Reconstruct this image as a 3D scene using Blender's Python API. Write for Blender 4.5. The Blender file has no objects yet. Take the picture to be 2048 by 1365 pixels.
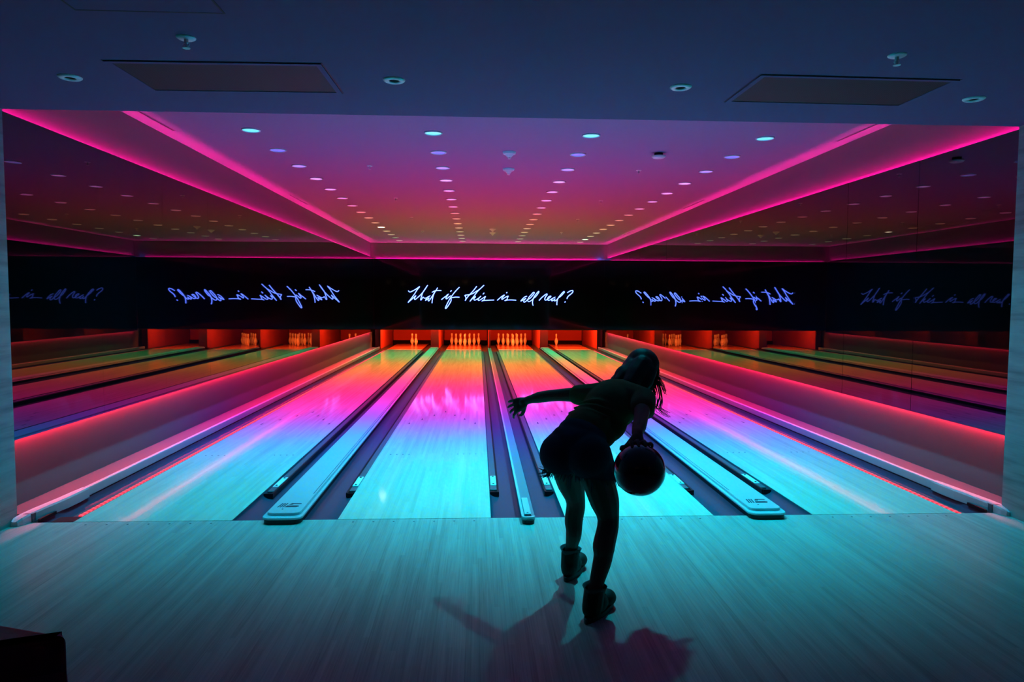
import bpy, bmesh, math, random
from mathutils import Vector, Matrix
random.seed(7)
PI = math.pi
scene = bpy.context.scene
COL = scene.collection

# ------------------------------------------------------------------ camera, world, exposure
cam_d = bpy.data.cameras.new('camera')
cam = bpy.data.objects.new('camera', cam_d)
COL.objects.link(cam)
F_PX, PITCH, YAW, ROLL, CAM_Z = 1402.5, 0.0592, 0.0483, 0.0048, 1.537
cam_d.sensor_width = 36.0
cam_d.lens = F_PX * 36.0 / 2048.0
cam_d.clip_start = 0.05
cam_d.clip_end = 200
_cy, _sy, _cp, _sp = math.cos(YAW), math.sin(YAW), math.cos(PITCH), math.sin(PITCH)
r0 = Vector((_cy, -_sy, 0)); f0 = Vector((_cp*_sy, _cp*_cy, -_sp)); u0 = Vector((_sp*_sy, _sp*_cy, _cp))
_cr, _sr = math.cos(ROLL), math.sin(ROLL)
rt = r0*_cr + u0*_sr; up = u0*_cr - r0*_sr
cam.matrix_world = Matrix(((rt.x, up.x, -f0.x, 0), (rt.y, up.y, -f0.y, 0), (rt.z, up.z, -f0.z, CAM_Z), (0, 0, 0, 1)))
scene.camera = cam

world = bpy.data.worlds.new('world'); scene.world = world
world.use_nodes = True
world.node_tree.nodes['Background'].inputs[0].default_value = (0.006, 0.008, 0.016, 1)
world.node_tree.nodes['Background'].inputs[1].default_value = 0.03
scene.view_settings.view_transform = 'Standard'
scene.view_settings.look = 'None'
scene.view_settings.gamma = 1.0
scene.view_settings.exposure = 0.0
scene.view_settings.use_curve_mapping = False
scene.cycles.max_bounces = 8
scene.cycles.diffuse_bounces = 4
scene.cycles.glossy_bounces = 5
scene.cycles.sample_clamp_indirect = 6.0
scene.cycles.blur_glossy = 0.0
scene.cycles.caustics_reflective = False
scene.cycles.caustics_refractive = False
scene.cycles.use_denoising = True

# the coloured downlights: one colour per row, front to back
SPOT_W = 330.0
ROW_Y0, ROW_DY = 7.33, 0.955
ROWS = [  # (spot colour, spot strength, lens colour, colour word)
    ((0.00, 0.64, 0.84), 1.15, (0.05, 0.60, 0.80), 'teal'),
    ((0.00, 0.57, 0.96), 0.98, (0.08, 0.60, 0.95), 'teal'),
    ((0.00, 0.42, 1.50), 0.93, (0.10, 0.62, 1.00), 'cyan'),
    ((0.12, 0.15, 1.90), 0.88, (0.11, 0.11, 1.00), 'blue'),
    ((0.85, 0.08, 1.50), 0.85, (0.36, 0.18, 1.00), 'violet'),
    ((1.60, 0.05, 0.80), 0.82, (0.90, 0.28, 1.00), 'pink'),
    ((1.70, 0.03, 0.62), 0.80, (1.00, 0.25, 0.95), 'pink'),
    ((1.70, 0.07, 0.45), 0.85, (1.00, 0.22, 0.80), 'pink'),
    ((1.70, 0.11, 0.28), 0.90, (1.00, 0.20, 0.55), 'pink'),
    ((1.50, 0.20, 0.13), 0.95, (1.00, 0.22, 0.28), 'coral'),
    ((1.40, 0.30, 0.09), 1.00, (1.00, 0.32, 0.22), 'orange'),
    ((1.25, 0.40, 0.08), 1.05, (1.00, 0.50, 0.28), 'orange'),
    ((1.00, 0.46, 0.08), 1.05, (1.00, 0.62, 0.34), 'amber'),
    ((0.22, 0.52, 0.10), 1.35, (0.90, 0.75, 0.40), 'pale yellow'),
    ((0.00, 0.54, 0.14), 1.45, (0.75, 0.80, 0.45), 'pale yellow'),
    ((0.00, 0.52, 0.13), 1.50, (0.60, 0.80, 0.50), 'pale green'),
    ((0.00, 0.45, 0.12), 1.50, (0.60, 0.75, 0.50), 'pale green'),
]
PINK = (1.0, 0.004, 0.30)
RED = (1.0, 0.012, 0.05)

# ------------------------------------------------------------------ helpers
def tag(o, label=None, cat=None, group=None, kind=None):
    if label: o['label'] = label
    if cat: o['category'] = cat
    if group: o['group'] = group
    if kind: o['kind'] = kind
    return o

def obj(name, bm, mat, parent=None, smooth=False):
    me = bpy.data.meshes.new(name)
    bmesh.ops.recalc_face_normals(bm, faces=bm.faces[:])
    bm.to_mesh(me); bm.free()
    return link(name, me, mat, parent, smooth)

def link(name, me, mat, parent=None, smooth=False):
    if smooth:
        for p in me.polygons: p.use_smooth = True
    if mat is not None and not me.materials: me.materials.append(mat)
    o = bpy.data.objects.new(name, me)
    COL.objects.link(o)
    if parent is not None:
        o.parent = parent
        o.matrix_parent_inverse = Matrix.Translation(-parent.location) if parent.parent is None else Matrix.Identity(4)
    return o

def empty(name, loc=(0, 0, 0)):
    o = bpy.data.objects.new(name, None)
    o.empty_display_size = 0.1
    o.location = loc
    COL.objects.link(o)
    return o

def box(bm, x0, x1, y0, y1, z0, z1, bev=0.0, segs=1):
    t = bmesh.new()
    r = bmesh.ops.create_cube(t, size=1.0)
    for v in t.verts:
        v.co = Vector(((x0+x1)/2 + v.co.x*(x1-x0), (y0+y1)/2 + v.co.y*(y1-y0), (z0+z1)/2 + v.co.z*(z1-z0)))
    if bev > 0:
        bmesh.ops.bevel(t, geom=t.edges[:], offset=bev, segments=segs, affect='EDGES', profile=0.5)
    merge(bm, t)

def merge(bm, t):
    me = bpy.data.meshes.new('tmp'); t.to_mesh(me); t.free()
    bm.from_mesh(me); bpy.data.meshes.remove(me)

def B(*a, **k):
    bm = bmesh.new(); box(bm, *a, **k); return bm

def prism(bm, pts, z0, z1, bev=0.0, segs=2):
    t = bmesh.new()
    vs = [t.verts.new((x, y, z0)) for x, y in pts]
    f = t.faces.new(vs)
    r = bmesh.ops.extrude_face_region(t, geom=[f])
    for e in r['geom']:
        if isinstance(e, bmesh.types.BMVert): e.co.z = z1
    bmesh.ops.recalc_face_normals(t, faces=t.faces[:])
    if bev > 0:
        top = [e for e in t.edges if all(abs(v.co.z - z1) < 1e-6 for v in e.verts)]
        bmesh.ops.bevel(t, geom=top, offset=bev, segments=segs, affect='EDGES', profile=0.5)
    merge(bm, t)

def tube(bm, pts, radii, n=8, cap=True):
    pts = [Vector(p) for p in pts]
    if not isinstance(radii, (list, tuple)): radii = [radii]*len(pts)
    rings = []
    prev = None
    for i, p in enumerate(pts):
        a = pts[max(i-1, 0)]; b = pts[min(i+1, len(pts)-1)]
        d = (b-a)
        if d.length < 1e-9: d = prev or Vector((0, 0, 1))
        d = d.normalized()
        if prev is None:
            s = d.orthogonal().normalized()
        else:
            s = (side - d*side.dot(d))
            s = s.normalized() if s.length > 1e-6 else d.orthogonal().normalized()
        side = s; prev = d
        t = d.cross(s)
        rings.append([bm.verts.new(p + (s*math.cos(2*PI*k/n) + t*math.sin(2*PI*k/n))*radii[i]) for k in range(n)])
    for r1, r2 in zip(rings, rings[1:]):
        for k in range(n):
            bm.faces.new((r1[k], r1[(k+1) % n], r2[(k+1) % n], r2[k]))
    if cap:
        bm.faces.new(rings[0][::-1]); bm.faces.new(rings[-1])

def lathe(bm, prof, n=24, c=(0, 0, 0)):
    rings = []
    for r, z in prof:
        if r < 1e-5:
            rings.append([bm.verts.new((c[0], c[1], c[2]+z))])
        else:
            rings.append([bm.verts.new((c[0]+r*math.cos(2*PI*k/n), c[1]+r*math.sin(2*PI*k/n), c[2]+z)) for k in range(n)])
    for a, b in zip(rings, rings[1:]):
        for k in range(n):
            k2 = (k+1) % n
            if len(a) == 1 and len(b) == 1: continue
            if len(a) == 1: bm.faces.new((a[0], b[k], b[k2]))
            elif len(b) == 1: bm.faces.new((a[k], a[k2], b[0]))
            else: bm.faces.new((a[k], a[k2], b[k2], b[k]))

def smooth_path(pts, n=4):
    pts = [Vector(p) for p in pts]
    out = []
    for i in range(len(pts)-1):
        p0 = pts[max(i-1, 0)]; p1 = pts[i]; p2 = pts[i+1]; p3 = pts[min(i+2, len(pts)-1)]
        for k in range(n):
            t = k/n
            out.append(0.5*((2*p1) + (p2-p0)*t + (2*p0-5*p1+4*p2-p3)*t*t + (3*p1-p0-3*p2+p3)*t**3))
    out.append(pts[-1])
    return out

# ------------------------------------------------------------------ materials
def mat(name, base=(0.5, 0.5, 0.5), rough=0.5, ior=1.5, metal=0.0, spec=0.5, coat=0.0, emit=None, strength=0.0):
    m = bpy.data.materials.new(name); m.use_nodes = True
    b = m.node_tree.nodes['Principled BSDF']
    b.inputs['Base Color'].default_value = (*base, 1)
    b.inputs['Roughness'].default_value = rough
    b.inputs['IOR'].default_value = ior
    b.inputs['Metallic'].default_value = metal
    b.inputs['Specular IOR Level'].default_value = spec
    b.inputs['Coat Weight'].default_value = coat
    b.inputs['Coat Roughness'].default_value = 0.05
    if emit:
        b.inputs['Emission Color'].default_value = (*emit, 1)
        b.inputs['Emission Strength'].default_value = strength
    return m

class NT:
    def __init__(s, m): s.t = m.node_tree; s.b = s.t.nodes['Principled BSDF']
    def n(s, ty, **kw):
        nd = s.t.nodes.new(ty)
        for k, v in kw.items(): setattr(nd, k, v)
        return nd
    def l(s, a, b): s.t.links.new(a, b)
    def val(s, op, a, b=None, clamp=False):
        nd = s.n('ShaderNodeMath', operation=op, use_clamp=clamp)
        for i, x in enumerate((a, b)):
            if x is None: continue
            if isinstance(x, (int, float)): nd.inputs[i].default_value = x
            else: s.l(x, nd.inputs[i])
        return nd.outputs[0]
    def noise(s, vec, scale=1.0, detail=3.0, rough=0.5):
        nd = s.n('ShaderNodeTexNoise'); s.l(vec, nd.inputs['Vector'])
        nd.inputs['Scale'].default_value = scale; nd.inputs['Detail'].default_value = detail; nd.inputs['Roughness'].default_value = rough
        return nd.outputs[0]
    def comb(s, x, y, z=0.0):
        nd = s.n('ShaderNodeCombineXYZ')
        for i, v in enumerate((x, y, z)):
            if isinstance(v, (int, float)): nd.inputs[i].default_value = v
            else: s.l(v, nd.inputs[i])
        return nd.outputs[0]
    def ramp(s, fac, stops):
        nd = s.n('ShaderNodeValToRGB'); s.l(fac, nd.inputs[0])
        cr = nd.color_ramp
        cr.elements[0].position, cr.elements[0].color = stops[0][0], (*stops[0][1], 1)
        cr.elements[1].position, cr.elements[1].color = stops[-1][0], (*stops[-1][1], 1)
        for p, c in stops[1:-1]:
            e = cr.elements.new(p); e.color = (*c, 1)
        return nd.outputs[0]
    def xyz(s):
        tc = s.n('ShaderNodeTexCoord'); sp = s.n('ShaderNodeSeparateXYZ'); s.l(tc.outputs['Object'], sp.inputs[0])
        return tc.outputs['Object'], sp.outputs[0], sp.outputs[1], sp.outputs[2]
    def bump(s, h, strength=0.2, dist=0.01):
        nd = s.n('ShaderNodeBump'); s.l(h, nd.inputs['Height'])
        nd.inputs['Strength'].default_value = strength; nd.inputs['Distance'].default_value = dist
        s.l(nd.outputs[0], s.b.inputs['Normal'])

def boards(name, dark, mid, light, rough, spec, streak, bw=0.0274, blen=1.4):
    """maple boards running down the lane, each board its own tone, fine grain along it"""
    m = mat(name, mid, rough, spec=spec); t = NT(m)
    _, x, y, z = t.xyz()
    bi = t.val('FLOOR', t.val('DIVIDE', x, bw))
    wn = t.n('ShaderNodeTexWhiteNoise', noise_dimensions='1D'); t.l(bi, wn.inputs['W'])
    bj = t.val('FLOOR', t.val('ADD', t.val('DIVIDE', y, blen), t.val('MULTIPLY', wn.outputs[0], 7.0)))
    w2 = t.n('ShaderNodeTexWhiteNoise', noise_dimensions='2D'); t.l(t.comb(bi, bj), w2.inputs['Vector'])
    grain = t.noise(t.comb(t.val('MULTIPLY', x, 150.0), t.val('MULTIPLY', y, 2.2), t.val('MULTIPLY', bi, 3.7)), 1.0, 4.0, 0.6)
    wide = t.noise(t.comb(t.val('MULTIPLY', x, 16.0), t.val('MULTIPLY', y, 0.9)), 1.0, 3.0, 0.55)
    v = t.val('ADD', t.val('ADD', t.val('MULTIPLY', w2.outputs[0], 0.24), t.val('MULTIPLY', grain, streak)), t.val('MULTIPLY', wide, 0.55))
    v = t.val('SUBTRACT', v, 0.12 + streak*0.5 - 0.22)
    t.l(t.ramp(v, [(0.15, dark), (0.5, mid), (0.85, light)]), t.b.inputs['Base Color'])
    t.l(t.val('ADD', t.val('MULTIPLY', grain, 0.04), rough - 0.02), t.b.inputs['Roughness'])
    return m

M = {}
M['floor'] = boards('approach_boards', (0.24, 0.25, 0.22), (0.38, 0.40, 0.36), (0.52, 0.54, 0.48), 0.34, 0.22, 0.95)
M['lane'] = boards('lane_boards', (0.50, 0.44, 0.36), (0.64, 0.57, 0.48), (0.76, 0.70, 0.61), 0.07, 0.11, 0.50)
M['deck'] = mat('pin_deck', (0.50, 0.16, 0.12), 0.12, spec=0.3)
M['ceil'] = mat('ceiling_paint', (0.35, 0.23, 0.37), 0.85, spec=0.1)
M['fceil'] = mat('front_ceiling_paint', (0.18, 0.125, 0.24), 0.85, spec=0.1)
M['wallp'] = mat('wall_paint', (0.16, 0.15, 0.16), 0.7, spec=0.2)
M['dark'] = mat('dark_paint', (0.03, 0.03, 0.034), 0.7, spec=0.2)
M['black'] = mat('black_plastic', (0.008, 0.008, 0.01), 0.45, spec=0.3)
M['gutter'] = mat('gutter_plastic', (0.048, 0.055, 0.095), 0.28, spec=0.2)
M['rail'] = mat('bumper_metal', (0.10, 0.10, 0.12), 0.35, spec=0.5)
M['plate'] = mat('latch_steel', (0.85, 0.85, 0.85), 0.35, spec=0.5)
M['cap'] = mat('capping_plastic', (0.49, 0.50, 0.54), 0.33, spec=0.4)
M['capgrey'] = mat('capping_channel', (0.20, 0.20, 0.24), 0.4)
M['capside'] = mat('side_capping', (0.105, 0.105, 0.125), 0.5)
M['mark'] = mat('dark_print', (0.03, 0.03, 0.05), 0.6)
M['mirror'] = mat('black_mirror_glass', (0.002, 0.002, 0.003), 0.015, ior=1.75, spec=0.5)
M['mask'] = mat('black_glass', (0.003, 0.002, 0.004), 0.06, ior=1.45)
M['white'] = mat('white_enamel', (0.88, 0.88, 0.88), 0.4)
M['sensor'] = mat('sensor_plastic', (0.85, 0.85, 0.85), 0.5)
M['metal'] = mat('chrome', (0.55, 0.55, 0.58), 0.3, metal=0.8)
M['hole'] = mat('lamp_baffle', (0.004, 0.004, 0.005), 0.8, spec=0.1)
M['pinkled'] = mat('pink_led', (0.1, 0.02, 0.05), 0.5, emit=PINK, strength=175.0)
M['redled'] = mat('red_led', (0.1, 0.02, 0.02), 0.5, emit=RED, strength=165.0)
M['deckled'] = mat('deck_led', (0.1, 0.02, 0.02), 0.5, emit=(1.0, 0.02, 0.012), strength=60.0)
M['blueled'] = mat('blue_led', (0.02, 0.02, 0.1), 0.5, emit=(0.1, 0.15, 1.0), strength=40.0)
M['sign'] = mat('neon_tube', (0.1, 0.1, 0.1), 0.4, emit=(0.09, 0.16, 1.0), strength=8.0)
M['sign_dark'] = M['black']
M['pit'] = mat('pit_curtain', (0.42, 0.03, 0.03), 0.8)
M['cushion'] = mat('pit_cushion', (0.01, 0.008, 0.008), 0.9, spec=0.05)
M['divider'] = mat('divider_panel', (0.40, 0.05, 0.05), 0.55)
M['line'] = mat('white_joint', (0.8, 0.8, 0.8), 0.4)
M['pin'] = mat('pin_plastic', (0.86, 0.85, 0.82), 0.22, coat=0.3)
M['stripe'] = mat('pin_stripe', (0.6, 0.03, 0.02), 0.3)
M['warm'] = mat('warm_bulb', (0.5, 0.4, 0.3), 0.4, emit=(1.0, 0.55, 0.25), strength=7.0)
M['skin'] = mat('skin', (0.11, 0.06, 0.045), 0.65, spec=0.25)
M['hair'] = mat('dark_hair', (0.012, 0.008, 0.006), 0.55, spec=0.3)
M['denim'] = mat('dark_denim', (0.035, 0.045, 0.075), 0.9, spec=0.1)
M['fray'] = mat('frayed_denim', (0.10, 0.12, 0.16), 0.9, spec=0.1)
M['shirt'] = mat('olive_cotton', (0.13, 0.11, 0.05), 0.9, spec=0.1)
M['shoe'] = mat('shoe_leather', (0.028, 0.022, 0.016), 0.6, spec=0.25)
M['sole'] = mat('shoe_sole', (0.02, 0.02, 0.02), 0.6)
M['sock'] = mat('sock_wool', (0.05, 0.05, 0.055), 0.9)
M['eye'] = mat('eye_white', (0.7, 0.7, 0.7), 0.2)
M['lip'] = mat('lips', (0.35, 0.10, 0.09), 0.5)
M['bench'] = mat('magenta_lit_vinyl', (0.16, 0.012, 0.06), 0.38, spec=0.35)  # the magenta light falling on the seat is put into this base colour
# cotton and denim weave
for k, sc in (('shirt', 350.0), ('denim', 500.0), ('fray', 400.0)):
    t = NT(M[k]); v, x, y, z = t.xyz(); t.bump(t.noise(v, sc, 2.0), 0.25, 0.002)
t = NT(M['skin']); v, x, y, z = t.xyz(); t.bump(t.noise(v, 180.0, 3.0), 0.08, 0.002)
# marbled bowling ball
M['ball'] = mat('marbled_ball', (0.02, 0.02, 0.02), 0.12, coat=0.4)
t = NT(M['ball']); v, x, y, z = t.xyz()
t.l(t.ramp(t.noise(v, 14.0, 6.0, 0.65), [(0.35, (0.004, 0.004, 0.005)), (0.6, (0.012, 0.011, 0.012)), (0.78, (0.045, 0.035, 0.03))]), t.b.inputs['Base Color'])
# veined stone cladding of the front walls, veins level
M['stone'] = mat('veined_stone', (0.4, 0.4, 0.38), 0.45)
t = NT(M['stone']); v, x, y, z = t.xyz()
q = t.noise(t.comb(t.val('MULTIPLY', x, 1.5), t.val('MULTIPLY', y, 1.3), t.val('MULTIPLY', z, 16.0)), 1.0, 6.0, 0.6)
t.l(t.ramp(q, [(0.30, (0.13, 0.17, 0.17)), (0.5, (0.24, 0.30, 0.29)), (0.72, (0.32, 0.38, 0.37))]), t.b.inputs['Base Color'])
# woven grille
M['grille'] = mat('grille_mesh', (0.07, 0.075, 0.07), 0.7)
t = NT(M['grille']); v, x, y, z = t.xyz()
gx = t.val('SINE', t.val('MULTIPLY', x, 420.0)); gy = t.val('SINE', t.val('MULTIPLY', y, 420.0))
t.l(t.ramp(t.val('MULTIPLY', gx, gy), [(0.0, (0.010, 0.016, 0.014)), (0.4, (0.024, 0.036, 0.032))]), t.b.inputs['Base Color'])
# LED tape of separate diodes along the gutter
M['tape'] = mat('led_tape', (0.05, 0.01, 0.01), 0.5)
t = NT(M['tape']); v, x, y, z = t.xyz()
fr = t.val('FRACT', t.val('DIVIDE', y, 0.055))
d = t.val('ABSOLUTE', t.val('SUBTRACT', fr, 0.5))
s_ = t.val('ADD', t.val('MULTIPLY', t.val('SUBTRACT', 1.0, t.val('MULTIPLY', d, 3.2), True), 2.6), 0.75)
t.b.inputs['Emission Color'].default_value = (1.0, 0.05, 0.085, 1)
t.l(s_, t.b.inputs['Emission Strength'])

# ------------------------------------------------------------------ dimensions (metres; camera above the origin, lanes along +Y)
FOUL = 4.856
LANE_W = 1.0668
LX = [-2.768, -0.975, 0.617, 2.409]            # left edge of each lane
GUT = 0.235
LINE_Y, HEAD_Y, DECK_END, PIT_Y = 21.49, 23.15, 24.2, 24.95
WL, WR = -3.27, 3.975                            # side walls beyond the foul line
ML, MR = -3.158, 3.862                           # mirror faces
FL, FR = -3.135, 3.815                           # front room walls
ZC, ZF = 3.24, 2.775                             # lane ceiling, front ceiling
ZM0, ZM1 = 0.56, 2.77                            # mirror bottom and top
MASK_Y = 21.46
BACK = -3.5

# ------------------------------------------------------------------ structure
def struct(name, bm, m): return tag(obj(name, bm, m), kind='structure')
floor = struct('floor', B(FL, FR, BACK, FOUL-0.003, -0.12, 0.0), M['floor'])
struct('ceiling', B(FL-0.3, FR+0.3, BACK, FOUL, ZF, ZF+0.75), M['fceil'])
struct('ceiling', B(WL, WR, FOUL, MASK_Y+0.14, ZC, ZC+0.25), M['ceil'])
struct('wall_left', B(FL-0.28, FL, BACK, FOUL, -0.12, ZF), M['stone'])
struct('wall_right', B(FR, FR+0.32, BACK, FOUL, -0.12, ZF), M['stone'])
struct('wall_left', B(WL-0.15, WL, FOUL, PIT_Y+0.1, -0.15, ZC+0.25), M['wallp'])
struct('wall_right', B(WR, WR+0.15, FOUL, PIT_Y+0.1, -0.15, ZC+0.25), M['wallp'])
struct('wall_back', B(WL, WR, MASK_Y+0.14, MASK_Y+0.24, ZM0+0.15, ZC+0.25), M['wallp'])
struct('wall_front', B(FL, FR, BACK-0.15, BACK, -0.12, ZF), M['dark'])
struct('ceiling', B(WL, WR, MASK_Y+0.24, PIT_Y, 0.86, 0.96), M['dark'])
struct('floor', B(WL, WR, FOUL+0.003, PIT_Y, -0.16, -0.1), M['dark'])
struct('trim_1', B(FL, FR, FOUL-0.003, FOUL+0.003, -0.12, -0.002), M['black'])

# ------------------------------------------------------------------ lanes
LNAME = ['leftmost', 'second from the left', 'third from the left', 'rightmost']
def half_pipe(x0, x1, y0, y1, depth, n=10):
    bm = bmesh.new()
    rows = []
    for y in (y0, y1):
        r = []
        for k in range(n+1):
            a = PI*k/n
            xx = (x0+x1)/2 - (x1-x0)/2*math.cos(a)
            r.append(bm.verts.new((xx, y, -0.004 - depth*math.sin(a)**0.7)))
        rows.append(r)
    for k in range(n):
        bm.faces.new((rows[0][k], rows[0][k+1], rows[1][k+1], rows[1][k]))
    return bm

ARROWS = [(-0.4064, 0), (-0.2709, 0.30), (-0.1355, 0.60), (0, 0.90), (0.1355, 0.60), (0.2709, 0.30), (0.4064, 0)]
for i, x0 in enumerate(LX):
    x1 = x0 + LANE_W; xc = x0 + LANE_W/2
    lane = tag(empty('bowling_lane', (xc, FOUL, 0)), ['leftmost polished maple lane beside the left mirrors',
        'second maple lane from the left, ending in a full rack of pins',
        'third maple lane from the left, partly behind the bowler',
        'rightmost polished maple lane beside the right mirrors'][i], 'bowling lane', 'polished maple bowling lanes')
    sf = obj('lane_surface', B(x0, x1, FOUL+0.004, LINE_Y-0.03, -0.08, 0.0), M['lane'], lane)
    for ax, ay in ARROWS:                                 # small dark darts inlaid in the boards
        y = FOUL + 3.75 + ay
        bm = bmesh.new(); prism(bm, [(xc+ax-0.012, y), (xc+ax+0.012, y), (xc+ax, y+0.12)], 0.0, 0.0006); obj('lane_arrow', bm, M['mark'], sf)
    for ax in (-0.42, -0.36, -0.30, -0.24, 0.24, 0.30, 0.36, 0.42):
        bm = bmesh.new(); prism(bm, [(xc+ax+0.008*math.cos(a*PI/4), FOUL+2.05+0.012*math.sin(a*PI/4)) for a in range(8)], 0.0, 0.0006); obj('lane_dot', bm, M['mark'], sf)
    for k in range(7):                                    # dots on the approach just before the foul line
        bm = bmesh.new(); prism(bm, [(xc+(k-3)*0.139+0.007*math.cos(a*PI/4), FOUL-0.06+0.008*math.sin(a*PI/4)) for a in range(8)], 0.0, 0.0005); obj('approach_dot', bm, M['mark'], floor)
    obj('joint_strip', B(x0, x1, LINE_Y-0.03, LINE_Y+0.03, -0.08, 0.002), M['line'], lane)
    obj('pin_deck', B(x0, x1, LINE_Y+0.03, DECK_END, -0.08, 0.0), M['deck'], lane)
    for s in (0, 1):
        gx0, gx1 = (x0-GUT, x0) if s == 0 else (x1, x1+GUT)
        g = obj('gutter', half_pipe(gx0, gx1, FOUL+0.004, DECK_END, 0.055), M['gutter'], lane, True)
        outer = (i == 0 and s == 0) or (i == 3 and s == 1)
        sg = -1 if s == 0 else 1
        ex = x0 if s == 0 else x1
        if outer:                                         # red diode tape along the lane edge
            bm = bmesh.new()
            a, b = sorted((ex + sg*0.030, ex + sg*0.052))
            box(bm, a, b, FOUL+0.16 if i == 0 else FOUL+0.02, LINE_Y-0.4, -0.012, -0.004)
            ls = obj('light_strip', bm, M['tape'], lane)
            ls['label'] = 'red diode tape along the outer lane edge'
            a, b = sorted((ex + sg*0.004, ex + sg*0.09))
            obj('tape_holder', B(a, b, FOUL+0.16 if i == 0 else FOUL+0.02, LINE_Y-0.4, -0.03, -0.0125), M['rail'], lane)
            if i == 0:
                a, b = sorted((ex, ex + sg*0.16))
                obj('gutter_end_gap', B(a, b, FOUL+0.02, FOUL+0.14, -0.03, -0.006), M['black'], lane)  # added black plate standing in for the dark gap at the gutter end
        else:                                             # lowered bumper rail lying along the lane side of the gutter
            a, b = sorted((ex + sg*0.006, ex + sg*0.070))
            br = obj('bumper_rail', B(a, b, FOUL+0.80, LINE_Y-0.6, -0.05, -0.016, bev=0.004), M['rail'], g)
            c, d = sorted((ex + sg*0.062, ex + sg*0.078))
            obj('rail_edge', B(c, d, FOUL+0.72, LINE_Y-0.6, -0.05, -0.013), M['black'], g)
            obj('latch_foot', B(a, d if sg > 0 else b, FOUL+0.705, FOUL+0.722, -0.05, -0.012), M['black'], g)
            lp = obj('latch_plate', B(a+0.008, b-0.008, FOUL+0.92, FOUL+1.22, -0.018, -0.009, bev=0.002), M['plate'], g)
            lp['label'] = 'bright steel latch plate'
            for yy in (FOUL+0.95, FOUL+1.19):
                bm = bmesh.new(); lathe(bm, [(0.0, 0.004), (0.009, 0.004), (0.009, 0.0)], 10, ((a+b)/2, yy, -0.009)); obj('latch_bolt', bm, M['black'], g)

# ------------------------------------------------------------------ cappings between the gutters
def round_front(x0, x1, y0, y1, r, n=6):
    p = [(x1, y1), (x0, y1)]
    for k in range(n+1):
        a = PI + PI/2*k/n
        p.append((x0 + r + r*math.cos(a), y0 + r + r*math.sin(a)))
    for k in range(n+1):
        a = 1.5*PI + PI/2*k/n
        p.append((x1 - r + r*math.cos(a), y0 + r + r*math.sin(a)))
    return p[::-1]

def wide_capping(x0, x1, label, flip):
    cy0, cy1 = FOUL-0.105, LINE_Y+0.05
    c = tag(empty('lane_capping', ((x0+x1)/2, cy0, 0)), label, 'lane capping', 'wide cappings over the ball returns')
    bm = bmesh.new(); prism(bm, round_front(x0+0.002, x1-0.002, cy0+0.004, cy1, 0.055), 0.0005, 0.032); obj('base', bm, M['black'], c)
    obj('skirt', B(x0+0.003, x1-0.003, FOUL+0.006, cy1, -0.095, 0.0), M['black'], c)
    bm = bmesh.new(); prism(bm, round_front(x0-0.008, x1+0.008, cy0, cy1, 0.06), 0.032, 0.046, bev=0.006, segs=3); obj('rim', bm, M['cap'], c)
    bm = bmesh.new(); prism(bm, round_front(x0+0.014, x1-0.014, cy0+0.055, cy1, 0.045), 0.046, 0.066, bev=0.005, segs=3)
    pl = obj('top_plate', bm, M['cap'], c)
    sx = x1-0.030 if not flip else x0+0.026
    obj('rail_slot', B(sx, sx+0.005, FOUL+0.42, cy1-0.2, 0.0655, 0.0668), M['mark'], pl)
    # printed mark: slanting speed lines and a ribbon shape, facing the approach
    bm = bmesh.new(); zx = (x0+x1)/2 - 0.005; zy = FOUL + 0.125; za, zb = 0.0655, 0.0669
    for k in range(3):
        xa = zx - 0.070 + k*0.017
        prism(bm, [(xa, zy-0.045), (xa+0.009, zy-0.045), (xa+0.021, zy+0.050), (xa+0.011, zy+0.050)], za, zb)
    prism(bm, [(zx-0.020, zy-0.045), (zx+0.062, zy-0.045), (zx+0.076, zy-0.030), (zx+0.076, zy-0.012), (zx+0.060, zy-0.004), (zx-0.010, zy-0.004)], za, zb)
    prism(bm, [(zx-0.006, zy+0.012), (zx+0.020, zy+0.014), (zx+0.028, zy+0.032), (zx+0.082, zy+0.030), (zx+0.078, zy+0.048), (zx+0.010, zy+0.052)], za, zb)
    obj('printed_mark', bm, M['mark'], pl)
    bm = bmesh.new(); prism(bm, [(zx-0.02+0.006*math.cos(a*PI/5), zy-0.088+0.008*math.sin(a*PI/5)) for a in range(10)], za, zb)
    obj('screw_hole', bm, M['mark'], pl)
wide_capping(LX[0]+LANE_W+GUT, LX[1]-GUT, 'wide white capping with printed mark, between the first two lanes from the left', False)
wide_capping(LX[2]+LANE_W+GUT, LX[3]-GUT, 'wide white capping with printed mark, between the two rightmost lanes', True)

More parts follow.
